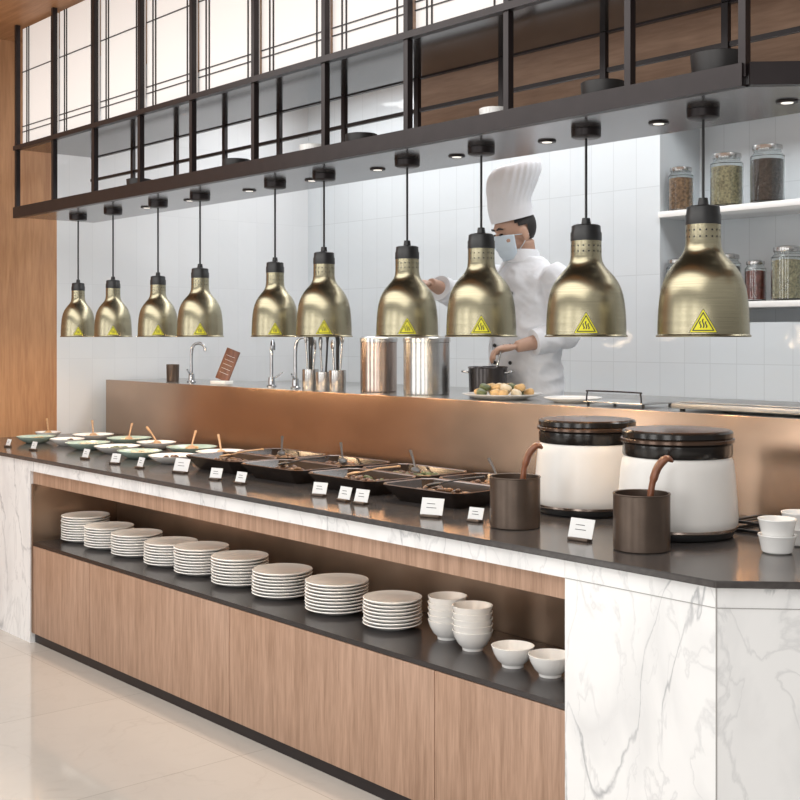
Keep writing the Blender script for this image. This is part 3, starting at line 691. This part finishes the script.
def arm(s, e, w, bm, r):
    addtube(bm, [s, s.lerp(e,.5), e, e.lerp(w,.35), w], r, 16)
    addell(bm, s, (r[0]*1.1,)*3)
    addell(bm, e, (r[2]*1.02,)*3)
arm(rs, re_, rw, body, [0.053,0.047,0.040,0.040,0.027]); arm(ls, le, lw, body, [0.053,0.047,0.040,0.040,0.027])
def hand(bm, w, d, side, curl, thumbdir):
    d = Vector(d).normalized(); side = Vector(side); side = (side-d*side.dot(d)).normalized(); nrm = d.cross(side)
    if nrm.z > 0: nrm = -nrm
    R3 = Matrix((side, d, nrm)).transposed()
    addell(bm, w+d*0.048, (0.041,0.052,0.017), 0, 16, R3)
    for i, (o, L_) in enumerate([(-0.030,0.062),(-0.010,0.074),(0.011,0.070),(0.030,0.054)]):
        b = w+d*0.085+side*o; pts = [b-d*0.02]; dirv = d.copy(); p_ = b
        for s_ in range(3):
            pts.append(p_.copy()); ang = curl*(0.5+s_*0.5); dirv = (d*math.cos(ang)+nrm*math.sin(ang)); p_ = p_+dirv*L_/3*1.1
        pts.append(p_)
        addtube(bm, pts, [0.0095,0.0095,0.009,0.0085,0.0065], 10)
    t0 = w+d*0.025+side*thumbdir*0.03
    addtube(bm, [t0, t0+side*thumbdir*0.025+d*0.02+nrm*0.008, t0+side*thumbdir*0.033+d*0.045+nrm*0.018, t0+side*thumbdir*0.028+d*0.066+nrm*0.026], [0.013,0.0115,0.010,0.007], 10)
hand(body, rw, (-0.35,-1,0.0), (1,0,0), 0.7, 1)
hand(body, lw, (-0.60,-0.8,-0.12), (1,-0.6,0), 1.1, -1)
h = bmesh.new()
addell(h, (0,-0.01,1.735), (0.077,0.097,0.100), 0, 28)
addell(h, (0,-0.045,1.665), (0.062,0.064,0.056), 0, 24)
addell(h, (0,-0.077,1.620), (0.031,0.028,0.022), 0, 20)
addell(h, (0,-0.114,1.683), (0.012,0.020,0.012)); addtube(h, [(0,-0.100,1.725),(0,-0.120,1.690)], [0.008,0.011], 10)
addell(h, (0,-0.096,1.742), (0.056,0.013,0.008))
for sx in (-1,1):
    addell(h, (sx*0.080,-0.005,1.69), (0.010,0.020,0.034)); addell(h, (sx*0.042,-0.078,1.682), (0.024,0.022,0.020))
addell(h, (0,-0.108,1.655), (0.024,0.010,0.010))
hmerge(body, h)
body = remesh(body, 0.0060, 2)
chef = finish('person', body, M['skin'], None, CH, ang=180)
top(chef, 'masked chef in white jacket and tall hat working at the pass', 'person')
jk = bmesh.new()
loft(jk, [(0.74,0,0,0.205,0.15),(0.9,0,0,0.195,0.145),(1.05,0,0,0.185,0.142),(1.2,0,0,0.192,0.145),(1.34,0,0,0.204,0.140),(1.43,0,0,0.196,0.125),(1.485,0,0,0.160,0.108),(1.52,0,0,0.120,0.095),(1.55,0,-0.008,0.082,0.080)])
def sleeve(s, e, w):
    q = e.lerp(w, 0.55)
    addtube(jk, [s, s.lerp(e,.5), e, e.lerp(w,.3), q], [0.074,0.070,0.063,0.060,0.055], 20)
    addell(jk, s, (0.072,0.078,0.066)); addell(jk, e, (0.064,)*3)
sleeve(rs, re_, rw); sleeve(ls, le, lw)
jk = remesh(jk, 0.007, 5)
jk.normal_update()
def seg_d(p, a, b):
    t = max(0, min(1, (p-a).dot(b-a)/(b-a).length_squared)); return (p-a-(b-a)*t).length, t
for v in jk.verts:
    c0 = v.co.copy()
    nn = noise.fractal(Vector((c0.x*7+c0.z*5, c0.y*7, c0.z*11+c0.x*6)), 0.8, 2.0, 3)
    ridge = 1-abs(noise.noise(Vector((c0.x*9-c0.z*7, c0.y*6+3, c0.z*9+c0.x*5))))*2.5
    off = 0.006*nn+0.010*max(0,ridge)
    # bunched folds round the elbows
    for el in (re_, le):
        dd = (c0-el).length
        if dd < 0.13: off += 0.007*math.sin(dd*170+c0.x*30)*(1-dd/0.13)
    v.co += v.normal*off
o = finish('jacket', jk, M['cloth'], chef, ang=180); o['label'] = 'white double breasted chef jacket'
for (s, e_, w) in ((rs,re_,rw),(ls,le,lw)):
    d = (w-e_).normalized(); q = e_.lerp(w,0.50)
    tube('cuff', [q, q+d*0.035], [0.061,0.060], M['cloth'], chef, seg=24)
bm = bmesh.new()
addlathe(bm, [(0.076,1.525),(0.086,1.527),(0.080,1.575),(0.074,1.588),(0.068,1.582),(0.070,1.53),(0.076,1.525)], 36)
for v in bm.verts: v.co.y = v.co.y*1.05 - 0.016 - (v.co.z-1.515)*0.2
o = finish('collar', bm, M['cloth'], chef)
tube('jacket_placket', smoothpts([(-0.02,-0.106,1.54),(-0.075,-0.132,1.44),(-0.085,-0.148,1.34),(-0.078,-0.152,1.20),(-0.072,-0.148,1.05),(-0.075,-0.150,0.90)]), 0.005, M['cloth'], chef, seg=8)
for sx in (-0.055,0.045):
    for z in (1.06,1.14,1.22,1.30,1.38):
        bm = bmesh.new(); addell(bm, (sx, -0.145 if z>1.35 else -0.153, z), (0.009,0.008,0.009), 0, 12); finish('button', bm, M['black'], chef)
for sx in (-1,1):
    bm = bmesh.new(); addtube(bm, [(sx*0.085,0,0.92),(sx*0.10,-0.01,0.70),(sx*0.105,-0.01,0.50),(sx*0.11,0.02,0.10)], [0.105,0.092,0.075,0.068], 20); bmesh.ops.recalc_face_normals(bm, faces=bm.faces)
    finish('trouser_leg', bm, M['trousers'], chef)
    bm = bmesh.new(); addell(bm, (sx*0.115,-0.05,0.042), (0.055,0.135,0.052)); 
    for v in bm.verts: v.co.z = max(v.co.z, 0.0)
    finish('shoe', bm, M['black'], chef)
def pleat(a, z): return 1+0.020*math.cos(18*a+3*math.sin(a*2))*max(0, min(1, (z-1.84)/0.05))*(1 if z < 2.0 else 0.6)
bm = bmesh.new()
addlathe(bm, [(0.088,1.768),(0.096,1.768),(0.098,1.79),(0.099,1.82),(0.101,1.85),(0.107,1.88),(0.114,1.92),(0.120,1.96),(0.119,1.99),(0.110,2.012),(0.092,2.022),(0.06,2.020),(0.03,2.012),(0,2.006)], 160, mod=pleat)
for v in bm.verts:
    z = v.co.z; t = max(0,(z-1.84)); nz = noise.noise(v.co*14)
    v.co.x *= 1+0.06*nz*min(1,t*12); v.co.y *= 1+0.06*nz*min(1,t*12); v.co.z += 0.018*noise.noise(v.co*9+Vector((3,0,0)))*min(1,t*8)
    v.co.y = v.co.y*1.06 - 0.010 + t*0.34; v.co.x += t*0.26; v.co = hd(v.co)
o = finish('chef_hat', bm, M['cloth'], chef, ang=75); o['label'] = 'tall soft pleated white chef hat'
bm = bmesh.new(); addell(bm, (0,0.0,1.735), (0.0835,0.100,0.102), 0, 40)
dele = [v for v in bm.verts if (v.co.y < -0.045 and v.co.z < 1.785) or v.co.z < 1.655 or (v.co.z < 1.720 and v.co.y < 0.012)]
bmesh.ops.delete(bm, geom=dele, context='VERTS')
for v in bm.verts: v.co = hd(v.co)
finish('hair', bm, M['hair'], chef)
for sx in (-1,1):
    bm = bmesh.new(); addell(bm, (sx*0.031,-0.104,1.714), (0.015,0.009,0.0055), 0, 14)
    for v in bm.verts: v.co = hd(v.co)
    finish('eye', bm, M['eye'], chef)
    bm = bmesh.new(); addtube(bm, [(sx*0.014,-0.110,1.738),(sx*0.032,-0.110,1.743),(sx*0.052,-0.098,1.737)], [0.0045,0.005,0.003], 8)
    for v in bm.verts: v.co = hd(v.co)
    finish('eyebrow', bm, M['hair'], chef)
bm = bmesh.new(); G = []
nr, ncl = 14, 24
for i in range(nr+1):
    t = i/nr; z = 1.700-0.102*t
    bulge = math.sin(pi*min(1,t*1.05+0.08))
    row = []
    for j in range(ncl+1):
        a = (-1+2*j/ncl)*1.38
        ry = 0.066+0.014*bulge*math.cos(a)**2 + (0.003*math.sin(t*pi*6)*math.cos(a))
        rx = 0.0755-0.020*t**1.6
        nose_b = 0.010*math.exp(-(a/0.28)**2)*math.exp(-((t-0.2)/0.25)**2)
        zz = z + (0.012*math.cos(a) if t < 0.2 else 0) - (0.010*t*math.cos(a))
        row.append(bm.verts.new(hd((rx*math.sin(a), -0.047-(ry+nose_b)*math.cos(a)*(1-0.16*t*t), zz))))
    G.append(row)
for i in range(nr):
    for j in range(ncl): bm.faces.new((G[i][j], G[i+1][j], G[i+1][j+1], G[i][j+1]))
o = finish('face_mask', bm, M['mask'], chef, ang=180); o['label'] = 'pale blue surgical face mask'
sm = o.modifiers.new('thickness', 'SOLIDIFY'); sm.thickness = 0.002
for sx in (-1,1):
    for z, xx in ((1.700,0.073),(1.612,0.054)):
        tube('mask_strap', [hd((sx*xx,-0.058,z)), hd((sx*0.080,-0.025,(z+1.69)/2)), hd((sx*0.086,0.010,1.69))], 0.0016, M['mask'], chef, seg=6)
sp = E('stirring_spoon', (-3.84,3.86,ZP+0.012), 0, 'long steel spoon the chef holds in the pot', 'spoon')
hp = Vector(CH)+lw+Vector((-0.60,-0.8,-0.12)).normalized()*0.075+Vector((0,0,-0.022)) - Vector(sp.location)
tube('handle', [(0.02,0,0.02), hp, hp*1.25], 0.005, M['steel'], sp, seg=8)
bm = bmesh.new(); addell(bm, (0.02,0,0.012), (0.028,0.02,0.010)); finish('spoon_bowl', bm, M['steel'], sp)

# ------------------------------------------------------------ lights
def area(name, loc, rot, sx, sy, en, col=(1,1,1)):
    l = bpy.data.lights.new(name, 'AREA'); l.shape = 'RECTANGLE'; l.size = sx; l.size_y = sy; l.energy = en; l.color = col
    o = bpy.data.objects.new(name, l); C.objects.link(o); o.location = loc; o.rotation_euler = rot; return o
area('dining_ceiling_light', (-3.6,0.9,3.15), (math.radians(28),0,0), 6.0, 1.4, 72, (1.0,0.97,0.93))
area('kitchen_ceiling_light', (-3.8,4.35,3.1), (0,0,0), 5.2, 0.6, 70, (0.97,0.99,1.0))
for wx in (-6.2,-3.4,-0.6,2.2):
    area('front_fill_light', (wx,-2.4,1.5), (math.radians(90),0,0), 1.3, 2.6, 41, (1.0,0.99,0.97))  # added front fill behind the camera, no actual windows; tall panels streak the brass
sl = area('shelf_strip_light', (-3.86,2.515,0.808), (math.radians(-20),0,0), 3.36, 0.02, 4.4, (1.0,0.86,0.70))
w = bpy.data.worlds.new('world'); bpy.context.scene.world = w; w.use_nodes = True
nt = w.node_tree; bg = nt.nodes['Background']; bg.inputs['Strength'].default_value = 0.60
tc = nt.nodes.new('ShaderNodeTexCoord'); sp_ = nt.nodes.new('ShaderNodeSeparateXYZ'); nt.links.new(tc.outputs['Generated'], sp_.inputs[0])
rp = nt.nodes.new('ShaderNodeValToRGB'); mr = nt.nodes.new('ShaderNodeMapRange'); mr.inputs['From Min'].default_value = -1
nt.links.new(sp_.outputs[2], mr.inputs['Value']); nt.links.new(mr.outputs[0], rp.inputs['Fac'])
rp.color_ramp.elements[0].color = (0.22,0.21,0.20,1); rp.color_ramp.elements[0].position = 0.4
rp.color_ramp.elements[1].color = (1.0,0.985,0.965,1); rp.color_ramp.elements[1].position = 0.65
nt.links.new(rp.outputs[0], bg.inputs['Color'])
try:
    bpy.context.scene.view_settings.view_transform = 'Standard'
except Exception: pass

# ------------------------------------------------------------ camera
cam = bpy.data.cameras.new('camera'); cam.lens = 54; cam.sensor_width = 36; cam.shift_y = -0.07875
co = bpy.data.objects.new('camera', cam); C.objects.link(co)
co.location = (0,0,1.48); co.rotation_euler = (pi/2, 0, math.atan2(0.756,0.655))
bpy.context.scene.camera = co
